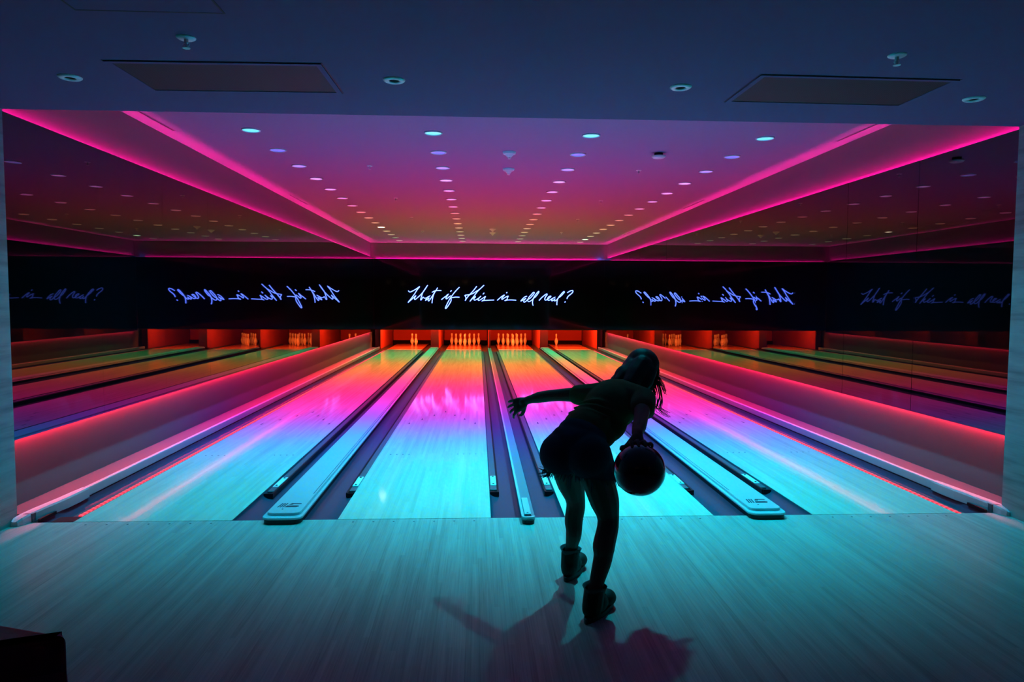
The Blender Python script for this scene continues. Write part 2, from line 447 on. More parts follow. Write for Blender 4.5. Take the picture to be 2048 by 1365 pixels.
nx0, nx1 = 0.304, 0.391; cy0, cy1 = FOUL-0.155, LINE_Y+0.05
c = tag(empty('lane_divider', ((nx0+nx1)/2, cy0, 0)), 'narrow capping with a sunken channel between the two middle lanes', 'lane capping')
bm = bmesh.new(); prism(bm, round_front(nx0+0.002, nx1-0.002, cy0+0.004, cy1, 0.03), 0.0005, 0.028); obj('base', bm, M['black'], c)
obj('skirt', B(0.330, 0.378, FOUL+0.006, cy1, -0.095, 0.0), M['black'], c)
bm = bmesh.new(); prism(bm, round_front(nx0-0.003, nx1+0.003, cy0, cy1, 0.032), 0.028, 0.036); obj('channel', bm, M['capgrey'], c)
def rim_loop(x0, x1, y0, y1, r, w, z0, z1):
    bm = bmesh.new()
    a = round_front(x0, x1, y0, y1, r); b = round_front(x0+w, x1-w, y0+w, y1, max(r-w, 0.008))
    va = [[bm.verts.new((x, y, z)) for x, y in a] for z in (z0, z1)]
    vb = [[bm.verts.new((x, y, z)) for x, y in b] for z in (z0, z1)]
    n = len(a)
    for k in range(n-1):
        bm.faces.new((va[0][k], va[0][k+1], va[1][k+1], va[1][k]))
        bm.faces.new((vb[0][k], vb[1][k], vb[1][k+1], vb[0][k+1]))
        bm.faces.new((va[1][k], va[1][k+1], vb[1][k+1], vb[1][k]))
    return bm
obj('rim', rim_loop(nx0-0.003, nx1+0.003, cy0, cy1, 0.032, 0.017, 0.030, 0.052), M['cap'], c)
ins = obj('end_insert', B(nx0+0.020, nx1-0.020, cy0+0.085, FOUL+0.33, 0.036, 0.049, bev=0.003), M['cap'], c)
bm = bmesh.new(); lathe(bm, [(0.0, 0.0008), (0.008, 0.0008), (0.008, 0.0)], 10, ((nx0+nx1)/2, cy0+0.11, 0.049)); obj('screw_hole', bm, M['mark'], ins)
obj('insert_shadow_gap', B(nx0+0.019, nx1-0.019, cy0+0.03, cy0+0.084, 0.036, 0.038), M['black'], c)

def side_capping(sg, label):
    # sg -1 left, +1 right: flat ledge against the wall, raised lip at the gutter, curved end piece
    wall = WL if sg < 0 else WR
    ge = (LX[0]-GUT) if sg < 0 else (LX[3]+LANE_W+GUT)
    y0 = FOUL+0.005
    c = tag(empty('side_capping', ((wall+ge)/2, y0, 0)), label, 'lane capping')
    a, b = sorted((wall - sg*0.004, ge + sg*0.035))
    obj('ledge', B(a, b, y0, LINE_Y+0.08, -0.095, 0.058), M['capside'], c)
    a, b = sorted((ge + sg*0.002, ge + sg*0.040))
    obj('lip', B(a, b, FOUL+0.45, LINE_Y+0.08, 0.0, 0.075, bev=0.008, segs=2), M['cap'], c)
    a, b = sorted((ge + sg*0.003, ge + sg*0.034))
    obj('skirt', B(a, b, y0, LINE_Y+0.08, -0.095, -0.001), M['black'], c)
    # end piece: sweeps towards the wall and down onto the approach
    bm = bmesh.new()
    path = [(0.012, 0.62, 0.079), (0.014, 0.48, 0.080), (0.020, 0.34, 0.079), (0.036, 0.22, 0.076), (0.060, 0.10, 0.070), (0.080, 0.0, 0.062), (0.094, -0.055, 0.050), (0.100, -0.085, 0.036)]
    hw = [0.026, 0.034, 0.036, 0.036, 0.036, 0.036, 0.034, 0.022]
    rows = []
    for (dx, dy, z), w in zip(path, hw):
        x = ge + sg*dx; y = FOUL + dy
        zb = 0.001
        rows.append([bm.verts.new((x-w, y, zb)), bm.verts.new((x-w, y, z-0.012)), bm.verts.new((x-w*0.8, y, z)), bm.verts.new((x-w*0.45, y, z-0.006)), bm.verts.new((x+w*0.45, y, z-0.006)), bm.verts.new((x+w*0.8, y, z)), bm.verts.new((x+w, y, z-0.012)), bm.verts.new((x+w, y, zb))])
    for r1, r2 in zip(rows, rows[1:]):
        for k in range(7): bm.faces.new((r1[k], r1[k+1], r2[k+1], r2[k]))
    bm.faces.new(rows[0]); bm.faces.new(rows[-1])
    obj('end_cap', bm, M['cap'], c)
    a, b = sorted((ge + sg*0.004, ge - sg*0.012))
    obj('corner_block', B(a, b, FOUL+0.01, FOUL+0.2, -0.003, 0.02), M['black'], c)
side_capping(-1, 'left side capping with curved end under the left mirrors')
side_capping(1, 'right side capping with curved end under the right mirrors')

# ------------------------------------------------------------------ mirrors, cove light, masking wall
ORD = ['first', 'second', 'third', 'fourth', 'fifth', 'sixth', 'seventh', 'eighth', 'ninth', 'tenth', 'eleventh', 'twelfth', 'thirteenth', 'fourteenth', 'fifteenth', 'sixteenth']
NP = 14
step = (MASK_Y - 0.01 - FOUL - 0.01)/NP
for side, (xf, th) in (('left', (ML, -0.02)), ('right', (MR, 0.02))):
    for k in range(NP):
        ya = FOUL + 0.008 + k*step; yb = ya + step - 0.0015
        a, b = sorted((0, th))
        bm = B(a, b, 0, yb-ya, ZM0, ZM1)
        o = obj('mirror_panel', bm, M['mirror'])
        o.location = (xf, ya, 0)
        o.rotation_euler.z = random.uniform(-1, 1)*(0.0022 if side == 'right' else 0.0004)
        tag(o, f'tall black mirror panel on the {side} wall, {ORD[k]} from the front', 'mirror', f'black mirror panels on the {side} wall')
def led(name, bm, m, label): return tag(obj(name, bm, m), label, 'light strip')
def strip(name, x, d, y0, y1, z, sz, m, label):
    """LED tape beside an added, unseen lip that cuts off its light: x is the wall side, d points into the room, sz the way it shines"""
    r = tag(empty(name, (x + d*0.03, y0, z)), label, 'light strip')
    a, b = sorted((x + d*0.020, x + d*0.028)); c, e = sorted((z, z + sz*0.008))
    obj('diode_tape', B(a, b, y0, y1, c, e), m, r)
    a, b = sorted((x + d*0.034, x + d*0.037)); c, e = sorted((z - sz*0.012, z + sz*0.031))
    obj('cutoff_lip', B(a, b, y0, y1, c, e), M['black'], r)  # unseen lip, added to keep the glow to a sharp-edged band
    a, b = sorted((x + d*0.001, x + d*0.037)); c, e = sorted((z - sz*0.012, z - sz*0.004))
    obj('lip_base', B(a, b, y0, y1, c, e), M['black'], r)
Y0, Y1 = FOUL+0.01, MASK_Y-0.02
strip('cove_light', WL, 1, Y0, Y1, 2.760, 1, M['pinkled'], 'pink light strip behind the top edge of the left mirrors')
strip('cove_light', WR, -1, Y0, Y1, 2.760, 1, M['pinkled'], 'pink light strip behind the top edge of the right mirrors')
led('cove_light', B(WL+0.15, WR-0.33, MASK_Y+0.124, MASK_Y+0.132, 2.735, 2.743), M['pinkled'], 'pink light strip along the top of the far black wall')
strip('wall_light', WL, 1, Y0, Y1, 0.568, -1, M['redled'], 'red light strip under the left mirrors')
strip('wall_light', WR, -1, Y0, Y1, 0.568, -1, M['redled'], 'red light strip under the right mirrors')
led('corner_light', B(WR-0.30, WR-0.16, MASK_Y+0.06, MASK_Y+0.075, 2.74, 2.75), M['blueled'], 'short blue end of the light strip in the far right corner')
led('wall_light', B(ML-0.072, ML-0.060, FOUL+0.01, MASK_Y-0.02, 0.678, 0.690), M['redled'], 'red light strip hidden under the left mirrors')
led('wall_light', B(MR+0.060, MR+0.072, FOUL+0.01, MASK_Y-0.02, 0.678, 0.690), M['redled'], 'red light strip hidden under the right mirrors')

msk = tag(empty('masking_wall', (0.35, MASK_Y, 0.62)), 'long black glossy wall above the pins, behind the lit handwriting', 'wall panel')
obj('glass_face', B(ML, MR, MASK_Y, MASK_Y+0.04, 0.625, 2.75), M['mask'], msk)
obj('lower_rail', B(ML, MR, MASK_Y+0.005, MASK_Y+0.05, 0.60, 0.625), M['black'], msk)
dl = obj('deck_light_strip', B(ML+0.2, MR-0.2, MASK_Y+0.09, MASK_Y+0.10, 0.715, 0.721), M['deckled'], msk)
dl['label'] = 'red light strip under the lower edge'

# neon handwriting
SIGN = {
    'what': [
        [(-2.116,1.788),(-2.09,1.758),(-2.057,1.749),(-1.971,1.789),(-1.871,1.846),(-1.771,1.916),(-1.844,1.826),(-1.924,1.699),(-2.004,1.586),(-2.078,1.492),(-2.128,1.429),(-2.058,1.492),(-1.978,1.559),(-1.885,1.643),(-1.918,1.593),(-1.935,1.546),(-1.918,1.52),(-1.878,1.546),(-1.779,1.634),(-1.685,1.734),(-1.612,1.834),(-1.535,1.958),(-1.612,1.841),(-1.679,1.741),(-1.712,1.647),(-1.739,1.554),(-1.746,1.507),(-1.722,1.521),(-1.686,1.581),(-1.666,1.591),(-1.633,1.564),(-1.579,1.571),(-1.52,1.601),(-1.453,1.638),(-1.526,1.601),(-1.573,1.548),(-1.6,1.494),(-1.553,1.528),(-1.486,1.575),(-1.52,1.521),(-1.51,1.481),(-1.487,1.492),(-1.406,1.609),(-1.34,1.716),(-1.273,1.816),(-1.233,1.883),(-1.273,1.816),(-1.326,1.729),(-1.367,1.636),(-1.393,1.515),(-1.404,1.412)],
        [(-1.403,1.742),(-1.326,1.782),(-1.233,1.8),(-1.12,1.8)],
    ],
    'if': [
        [(-1.119,1.52),(-1.042,1.584),(-0.976,1.631),(-0.906,1.695),(-0.962,1.611),(-0.982,1.571),(-0.962,1.544),(-0.896,1.598),(-0.829,1.645)],
        [(-0.846,1.765),(-0.809,1.805)],
        [(-0.572,1.903),(-0.656,1.819),(-0.736,1.725),(-0.802,1.638),(-0.856,1.558),(-0.909,1.464),(-0.956,1.371),(-0.996,1.277),(-0.986,1.253),(-0.943,1.297),(-0.883,1.384),(-0.836,1.465),(-0.822,1.531),(-0.829,1.571),(-0.762,1.589),(-0.682,1.599),(-0.572,1.596)],
    ],
    'this': [
        [(-0.047,1.933),(-0.121,1.836),(-0.207,1.735),(-0.294,1.641),(-0.361,1.554),(-0.394,1.493),(-0.371,1.574),(-0.394,1.627),(-0.405,1.654),(-0.334,1.667),(-0.254,1.681),(-0.161,1.715),(-0.067,1.776),(0.013,1.823),(0.093,1.89),(0.173,1.967),(0.093,1.89),(-0.0,1.803),(-0.067,1.722),(-0.12,1.642),(-0.187,1.561),(-0.257,1.471),(-0.174,1.561),(-0.077,1.622),(-0.12,1.575),(-0.13,1.535),(-0.113,1.508),(-0.067,1.525),(-0.013,1.555),(0.04,1.596),(0.08,1.636),(0.027,1.576),(-0.006,1.535),(0.007,1.505),(0.054,1.516),(0.134,1.569),(0.224,1.627),(0.201,1.59),(0.181,1.536),(0.161,1.509),(0.108,1.482),(0.174,1.503),(0.309,1.51),(0.483,1.518)],
        [(0.141,1.69),(0.181,1.734)],
    ],
    'is': [
        [(0.578,1.508),(0.658,1.579),(0.732,1.639),(0.802,1.673),(0.739,1.606),(0.719,1.559),(0.732,1.539),(0.799,1.586),(0.86,1.62),(0.917,1.64),(0.893,1.593),(0.877,1.54),(0.806,1.499),(0.887,1.519),(1.015,1.523),(1.156,1.514)],
        [(0.856,1.73),(0.882,1.761)],
    ],
    'all': [
        [(1.488,1.64),(1.421,1.616),(1.347,1.548),(1.3,1.488),(1.367,1.522),(1.461,1.576),(1.408,1.529),(1.388,1.482),(1.408,1.455),(1.468,1.495),(1.515,1.543),(1.576,1.57),(1.67,1.671),(1.713,1.745),(1.683,1.758),(1.616,1.684),(1.549,1.61),(1.515,1.529),(1.522,1.482),(1.563,1.476),(1.63,1.516),(1.684,1.57),(1.771,1.645),(1.851,1.766),(1.837,1.786),(1.771,1.712),(1.71,1.624),(1.671,1.53),(1.658,1.436),(1.678,1.352)],
    ],
    'real': [
        [(1.86,1.507),(1.889,1.544),(1.969,1.625),(2.084,1.71),(2.104,1.687),(2.057,1.619),(2.034,1.558),(2.058,1.518),(2.112,1.545),(2.172,1.586),(2.226,1.64),(2.179,1.64),(2.125,1.586),(2.126,1.525),(2.173,1.519),(2.227,1.546),(2.294,1.587),(2.355,1.614),(2.294,1.587),(2.247,1.533),(2.254,1.499),(2.308,1.526),(2.355,1.567),(2.328,1.533),(2.335,1.499),(2.389,1.52),(2.45,1.587),(2.537,1.655),(2.604,1.729),(2.638,1.77),(2.617,1.787),(2.557,1.729),(2.483,1.641),(2.43,1.554),(2.41,1.466),(2.408,1.372)],
    ],
    'question_mark': [
        [(2.726,1.75),(2.786,1.791),(2.861,1.822),(2.898,1.812),(2.888,1.764),(2.835,1.71),(2.767,1.656),(2.727,1.602),(2.717,1.562)],
        [(2.647,1.454),(2.671,1.484)],
    ],
}
sg = tag(empty('neon_sign', (0.27, 21.43, 1.6)), 'blue-white handwritten light reading What if this is all real?', 'neon sign')
for w, strokes in SIGN.items():
    bm = bmesh.new()
    for s in strokes:
        tube(bm, smooth_path([(x, 21.43, z) for x, z in s], 3), 0.0130, 6)
    o = obj('punctuation' if w == 'question_mark' else 'lit_word', bm, M['sign'], sg, True)
    o['label'] = 'glowing question mark' if w == 'question_mark' else f'glowing script word {"What" if w == "what" else w}'

# ------------------------------------------------------------------ pit: dividers, curtains, lamps, pins
posts = [(WL+0.10, LX[0]-GUT-0.006, 'outer red-sided divider at the left end of the pin decks'),
         (LX[0]+LANE_W+GUT+0.004, LX[1]-GUT-0.004, 'wide red divider post between the two leftmost pin decks'),
         (0.330, 0.378, 'slim red divider post between the two middle pin decks'),
         (LX[2]+LANE_W+GUT+0.004, LX[3]-GUT-0.004, 'wide red divider post between the two rightmost pin decks'),
         (LX[3]+LANE_W+GUT+0.006, WR-0.10, 'outer red-sided divider at the right end of the pin decks')]
for k, (a, b, lab) in enumerate(posts):
    p = tag(empty('divider_post', ((a+b)/2, LINE_Y+0.12, 0)), lab, 'divider', 'red dividers between the pin decks')
    obj('front_face', B(a, b, LINE_Y+0.25, LINE_Y+0.29, -0.09, 0.84), M['black'] if k in (0, 4) else M['divider'], p)
    obj('side_panel', B(a+0.002, b-0.002, LINE_Y+0.29, PIT_Y-0.02, -0.09, 0.84), M['divider'], p)
    if k not in (0, 4): obj('foot', B(a-0.012, b+0.012, LINE_Y+0.23, LINE_Y+0.40, 0.0, 0.03), M['black'], p)
for i, x0 in enumerate(LX):
    xc = x0+LANE_W/2
    q = tag(empty('pit_curtain', (xc, PIT_Y-0.06, 0)), f'red pit curtain behind the pins of the {LNAME[i]} lane', 'curtain', 'red pit curtains')
    obj('curtain', B(x0-GUT+0.012, x0+LANE_W+GUT-0.012, PIT_Y-0.05, PIT_Y-0.02, 0.06, 0.85), M['pit'], q)
    obj('cushion', B(x0-GUT+0.012, x0+LANE_W+GUT-0.012, PIT_Y-0.14, PIT_Y-0.055, -0.09, 0.085), M['cushion'], q)
    f = tag(empty('pin_lamp', (xc, MASK_Y+0.34, 0.80)), f'red lamp over the pins of the {LNAME[i]} lane', 'lamp', 'red lamps over the pin decks')
    obj('housing', B(xc-0.48, xc+0.48, MASK_Y+0.30, MASK_Y+0.38, 0.805, 0.855), M['black'], f)
    ld = bpy.data.lights.new('pin_light', 'AREA'); ld.shape = 'RECTANGLE'; ld.size = 0.9; ld.size_y = 0.05
    ld.color = (1.0, 0.13, 0.016); ld.energy = 100.0
    lo = bpy.data.objects.new('pin_light', ld); COL.objects.link(lo); lo.parent = f
    lo.location = (0, 0.02, -0.005); lo.rotation_euler = (math.radians(50), 0, 0)

PIN = [(0.0, 0.0), (0.025, 0.0), (0.0285, 0.006), (0.036, 0.035), (0.0495, 0.075), (0.0575, 0.104), (0.0605, 0.120), (0.0585, 0.142), (0.0495, 0.172), (0.038, 0.206), (0.0275, 0.238), (0.0235, 0.262), (0.0245, 0.286), (0.0290, 0.315), (0.0322, 0.340), (0.0310, 0.358), (0.0240, 0.373), (0.012, 0.380), (0.0, 0.381)]
bm = bmesh.new(); lathe(bm, PIN, 20)
pin_me = bpy.data.meshes.new('pin_body'); bmesh.ops.recalc_face_normals(bm, faces=bm.faces[:]); bm.to_mesh(pin_me); bm.free()
bm = bmesh.new()
for za in (0.247, 0.268):
    ra = 0.0258 if za < 0.26 else 0.0243
    lathe(bm, [(ra-0.002, za), (ra, za+0.001), (ra-0.0008, za+0.010), (ra-0.003, za+0.011)], 20)
str_me = bpy.data.meshes.new('neck_stripe'); bm.to_mesh(str_me); bm.free()
for me, m in ((pin_me, M['pin']), (str_me, M['stripe'])):
    me.materials.append(m)
    for p in me.polygons: p.use_smooth = True
def pin(x, y, label, group):
    r = tag(empty('bowling_pin', (x, y, 0)), label, 'bowling pin', group)
    for nm, me in (('pin_body', pin_me), ('neck_stripe', str_me)):
        o = bpy.data.objects.new(nm, me); COL.objects.link(o); o.parent = r
DX, DY = 0.1524, 0.264
PINXY = [(0, 0), (-1, 1), (1, 1), (-2, 2), (0, 2), (2, 2), (-3, 3), (-1, 3), (1, 3), (3, 3)]
PINW = ['head pin at the front of', 'left pin in the second row of', 'right pin in the second row of', 'left pin in the third row of', 'middle pin in the third row of', 'right pin in the third row of',
        'leftmost pin in the back row of', 'second pin from the left in the back row of', 'third pin from the left in the back row of', 'rightmost pin in the back row of']
for i, which in ((1, 'left'), (2, 'right')):
    xc = LX[i]+LANE_W/2
    for (a, b), w in zip(PINXY, PINW):
        pin(xc+a*DX, HEAD_Y+b*DY, f'red-lit {w} the {which} full rack', f'bowling pins of the {which} full rack')
xc = LX[0]+LANE_W/2
pin(xc+0.02, HEAD_Y+2*DY, 'left one of two pins left standing on the leftmost lane', 'two pins standing on the leftmost lane')
pin(xc+0.02+DX, HEAD_Y+DY, 'right one of two pins left standing on the leftmost lane', 'two pins standing on the leftmost lane')
pin(LX[3]+LANE_W/2-2*DX+0.01, HEAD_Y+2*DY, 'single pin left standing on the rightmost lane', None)

# ------------------------------------------------------------------ ceiling fittings
CX = [-2.30, -0.463, 1.165, 3.0]
CN = ['leftmost', 'second from the left', 'third from the left', 'rightmost']
bm = bmesh.new(); lathe(bm, [(0.082, 0.0), (0.096, 0.0), (0.094, -0.010), (0.086, -0.012), (0.082, -0.004), (0.082, 0.0)], 28)
ring_me = bpy.data.meshes.new('trim_ring'); bmesh.ops.recalc_face_normals(bm, faces=bm.faces[:]); bm.to_mesh(ring_me); bm.free()
ring_me.materials.append(M['white'])
for p in ring_me.polygons: p.use_smooth = True
for r, (sc, ss, lc, word) in enumerate(ROWS):
    y = ROW_Y0 + (r-2)*ROW_DY
    lm = mat('lens_glow', (0.05, 0.05, 0.05), 0.4, emit=lc, strength=1.5)
    bright = mat('bright_lens_glow', (0.05, 0.05, 0.05), 0.4, emit=(1.0, 0.85, 0.6) if r == 12 else (0.45, 1.0, 0.55), strength=14.0)
    bm = bmesh.new(); lathe(bm, [(0.0, -0.0035), (0.083, -0.0035), (0.083, 0.0)], 28)
    lens_me = bpy.data.meshes.new('lens'); bmesh.ops.recalc_face_normals(bm, faces=bm.faces[:]); bm.to_mesh(lens_me); bm.free()
    lens_me.materials.append(lm)
    ld = bpy.data.lights.new('lamp_beam', 'SPOT'); ld.color = sc; ld.energy = SPOT_W*ss
    ld.spot_size = math.radians(90 if r < 2 else 62); ld.spot_blend = 1.0; ld.shadow_soft_size = 0.05
    for k, x in enumerate(CX):
        where = (ORD[r] + ' behind the front ceiling edge') if r < 2 else (ORD[r-2] + ' from the front')
        d = tag(empty('downlight', (x, y, ZC)), f'{word} downlight, {where}, {CN[k]} lamp row', 'ceiling light', f'downlights of the {CN[k]} ceiling row')
        o = bpy.data.objects.new('trim_ring', ring_me); COL.objects.link(o); o.parent = d
        me = lens_me
        if (r, k) in ((12, 0), (15, 3)):
            me = lens_me.copy(); me.materials.clear(); me.materials.append(bright)
        o = bpy.data.objects.new('lens', me); COL.objects.link(o); o.parent = d
        lk = ld
        if r == 0:                                        # the lamp ahead of the bowler burns brighter than its row
            lk = ld.copy(); lk.energy *= (0.55, 0.60, 1.9, 0.55)[k]; lk.shadow_soft_size = 0.04
        lo = bpy.data.objects.new('lamp_beam', lk); COL.objects.link(lo); lo.parent = d; lo.location = (0, 0, -0.02)

def dark_light(x, y, label):
    d = tag(empty('downlight', (x, y, ZF)), label, 'ceiling light', 'unlit downlights of the front ceiling')
    bm = bmesh.new(); lathe(bm, [(0.029, 0.0), (0.029, -0.006), (0.033, -0.010), (0.054, -0.010), (0.062, -0.004), (0.063, 0.0)], 28); obj('trim_ring', bm, M['white'], None, True).parent = d
    bm = bmesh.new(); lathe(bm, [(0.0, -0.002), (0.030, -0.002), (0.030, 0.0)], 20); obj('dark_aperture', bm, M['hole'], None).parent = d
dark_light(-2.296, 4.14, 'unlit round downlight in the front ceiling, left of the left grille')
dark_light(-0.478, 4.075, 'unlit round downlight in the front ceiling, right of the left grille')
dark_light(1.172, 4.10, 'unlit round downlight in the front ceiling, left of the right grille')
dark_light(3.02, 4.22, 'unlit round downlight in the front ceiling, right of the right grille')

def grille(x0, x1, y0, y1, label, rot=0.0):
    cx, cy = (x0+x1)/2, (y0+y1)/2; w, h = (x1-x0)/2, (y1-y0)/2
    g = tag(empty('ceiling_grille', (cx, cy, ZF)), label, 'ceiling grille')
    bm = bmesh.new()
    for a in ((-w, w, -h, -h+0.03), (-w, w, h-0.03, h), (-w, -w+0.03, -h+0.03, h-0.03), (w-0.03, w, -h+0.03, h-0.03)):
        box(bm, *a, -0.006, 0.0)
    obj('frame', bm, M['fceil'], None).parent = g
    obj('mesh_panel', B(-w+0.03, w-0.03, -h+0.03, h-0.03, -0.003, 0.0), M['grille'], None).parent = g
    bm = bmesh.new()
    for a in ((-w-0.008, w+0.008, -h-0.008, -h), (-w-0.008, -w, -h, h), (w, w+0.008, -h, h)):
        box(bm, *a, -0.001, 0.0)
    obj('gap_line', bm, M['black'], None).parent = g
    g.rotation_euler.z = rot
grille(-1.955, -0.825, 3.83, 4.37, 'dark rectangular return grille in the left part of the front ceiling', -0.02)
grille(1.54, 2.68, 3.86, 4.40, 'dark rectangular return grille in the right part of the front ceiling', 0.02)
h = tag(empty('access_hatch', (-1.42, 2.85, ZF)), 'flush access hatch outlined in the ceiling at the top left', 'ceiling hatch')
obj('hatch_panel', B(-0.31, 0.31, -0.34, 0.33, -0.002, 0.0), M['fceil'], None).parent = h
bm = bmesh.new()
for a in ((-0.318, 0.318, 0.33, 0.338), (-0.318, -0.31, -0.34, 0.33), (0.31, 0.318, -0.34, 0.33)): box(bm, *a, -0.003, 0.0)
obj('gap_line', bm, M['black'], None).parent = h

def sprinkler(x, y, z, label, s=1.0, group=None):
    d = tag(empty('sprinkler', (x, y, z)), label, 'sprinkler', group)
    bm = bmesh.new(); lathe(bm, [(0.0, -0.008*s), (0.036*s, -0.008*s), (0.044*s, -0.003*s), (0.045*s, 0.0)], 20); obj('escutcheon', bm, M['white'], None, True).parent = d
    bm = bmesh.new(); lathe(bm, [(0.010*s, -0.006*s), (0.010*s, -0.024*s), (0.006*s, -0.028*s), (0.006*s, -0.046*s), (0.0, -0.046*s)], 10)
    for sgn in (-1, 1): tube(bm, [(sgn*0.009*s, 0, -0.022*s), (sgn*0.014*s, 0, -0.034*s), (sgn*0.004*s, 0, -0.046*s)], 0.0025*s, 5)
    obj('head', bm, M['metal'], None).parent = d
    bm = bmesh.new(); lathe(bm, [(0.0, -0.046*s), (0.018*s, -0.047*s), (0.018*s, -0.050*s), (0.0, -0.051*s)], 14); obj('deflector', bm, M['white'], None).parent = d
sprinkler(-1.392, 3.49, ZF, 'white sprinkler head hanging from the front ceiling above the left grille')
sprinkler(2.106, 3.515, ZF, 'white sprinkler head hanging from the front ceiling above the right grille')
for k, y in enumerate((9.2, 12.05, 14.85, 17.8)):
    sprinkler(-1.395, y, ZC, f'tiny sprinkler in the coloured ceiling, left row, {ORD[k]} from the front', 0.8, 'small sprinklers over the lanes')
    sprinkler(2.105, y+0.05, ZC, f'tiny sprinkler in the coloured ceiling, right row, {ORD[k]} from the front', 0.8, 'small sprinklers over the lanes')
def cone_sensor(x, y, label):
    d = tag(empty('ceiling_sensor', (x, y, ZC)), label, 'ceiling sensor', 'stepped cone sensors on the lane ceiling')
    bm = bmesh.new(); lathe(bm, [(0.0, -0.03), (0.060, -0.03), (0.074, -0.022), (0.078, 0.0)], 24); obj('base', bm, M['sensor'], None, True).parent = d
    bm = bmesh.new(); lathe(bm, [(0.0, -0.062), (0.022, -0.062), (0.048, -0.034), (0.052, -0.03)], 24); obj('cone', bm, M['sensor'], None, True).parent = d
    bm = bmesh.new(); lathe(bm, [(0.012, -0.060), (0.012, -0.070), (0.020, -0.071), (0.020, -0.078), (0.0, -0.079)], 16); obj('tip', bm, M['white'], None).parent = d
cone_sensor(0.356, 8.22, 'white stepped cone sensor mid ceiling, the nearer of the front two')
cone_sensor(0.392, 9.26, 'white stepped cone sensor mid ceiling, the farther of the front two')
cone_sensor(0.345, 17.1, 'small cone sensor at the far mid ceiling, nearer of the back two')
cone_sensor(0.36, 18.0, 'small cone sensor at the far mid ceiling, farther of the back two')
d = tag(empty('smoke_detector', (2.085, 8.15, ZC)), 'round smoke detector standing off the ceiling near the right lamp row', 'smoke detector')
bm = bmesh.new(); lathe(bm, [(0.0, -0.03), (0.05, -0.03), (0.05, 0.0)], 24); obj('mount', bm, M['black'], None).parent = d
bm = bmesh.new(); lathe(bm, [(0.0, -0.062), (0.06, -0.060), (0.078, -0.048), (0.080, -0.034), (0.06, -0.030), (0.0, -0.03)], 28); obj('body', bm, M['sensor'], None, True).parent = d

for sx, side in ((-3.10, 'left'), (3.82, 'right')):
    for k, (ya, yb) in enumerate(((6.1, 7.42), (11.85, 13.0), (17.4, 18.5))):
        d = tag(empty('slot_diffuser', (sx, (ya+yb)/2, ZC)), f'dark linear air slot over the {side} mirrors, {ORD[k]} from the front', 'air slot', f'air slots over the {side} mirrors')
        hl = (yb-ya)/2
        obj('slot', B(-0.010, 0.010, -hl, hl, -0.002, 0.0), M['black'], None).parent = d
        bm = bmesh.new()
        for a in ((-0.016, -0.010, -hl, hl), (0.010, 0.016, -hl, hl)): box(bm, *a, -0.004, 0.0)
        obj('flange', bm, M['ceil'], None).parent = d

# warm pendants hanging behind the camera; the far black wall mirrors them as small dots
for x, z, lab in ((-0.77, 2.60, 'left'), (-1.60, 2.50, 'far left'), (3.3, 2.62, 'right')):
    d = tag(empty('pendant_lamp', (x, -1.25, ZF)), f'small warm pendant bulb behind the viewer, {lab}', 'lamp', 'warm pendants behind the viewer')
    bm = bmesh.new(); tube(bm, [(0, 0, 0), (0, 0, z-ZF+0.03)], 0.004, 6); obj('cord', bm, M['black'], None).parent = d
    bm = bmesh.new(); lathe(bm, [(0.0, -0.028), (0.016, -0.024), (0.028, 0.0), (0.016, 0.024), (0.0, 0.028)], 14, (0, 0, z-ZF)); obj('bulb', bm, M['warm'], None, True).parent = d

# ------------------------------------------------------------------ seat corner at lower left
bm = bmesh.new()
def corner_round(P, r, n=5):
    out = []
    for i, p in enumerate(P):
        a = Vector(P[i-1]); b = Vector(p); c_ = Vector(P[(i+1) % len(P)])
        da = (a-b).normalized(); dc = (c_-b).normalized()
        p0 = b+da*r; p1 = b+dc*r
        for k in range(n+1):
            t = k/n
            out.append(tuple(p0*(1-t)**2 + b*2*t*(1-t) + p1*t*t))
    return out
seat_poly = corner_round([(-1.345, 2.325), (-1.66, 2.432), (-2.35, 2.50), (-2.35, 1.95), (-1.75, 2.19)], 0.035)
s = tag(empty('lounge_seat', (-1.9, 2.25, 0)), 'dark rounded seat corner with a magenta-lit top in the lower left foreground', 'seat')
prism(bm, seat_poly, 0.30, 0.425, bev=0.030, segs=5); obj('cushion', bm, M['bench'], s, True)
bm = bmesh.new(); prism(bm, seat_poly, 0.0, 0.30)
for v in bm.verts:
    if v.co.z < 0.01 and v.co.x > -1.6: v.co.x += 0.02
obj('base', bm, M['bench'], s)

# ------------------------------------------------------------------ the bowler
def ell(bm, c, r, ax=None, sub=3):
    """ellipsoid: centre, radii, axes as a 3x3 of column directions"""
    t = bmesh.new(); bmesh.ops.create_icosphere(t, subdivisions=sub, radius=1.0)
    if not isinstance(r, (tuple, list)): r = (r, r, r)
    c = Vector(c)
    for v in t.verts:
        p = Vector((v.co.x*r[0], v.co.y*r[1], v.co.z*r[2]))
        if ax is not None: p = ax @ p
        v.co = c + p
    merge(bm, t)
def frame(zdir, xdir):
    z = Vector(zdir).normalized(); x = Vector(xdir); x = (x - z*x.dot(z)).normalized(); y = z.cross(x)
    return Matrix((x, y, z)).transposed()
def limb(bm, pts, rad, n=12):
    """tapered limb through the joints, closed with round ends"""
    P = smooth_path(pts, 4)
    R = []
    for i in range(len(rad)-1):
        for k in range(4):
            t = k/4; t = t*t*(3-2*t); R.append(rad[i]*(1-t) + rad[i+1]*t)
    R.append(rad[-1])
    tube(bm, P, R, n)
    ell(bm, P[0], R[0], None, 2); ell(bm, P[-1], R[-1], None, 2)
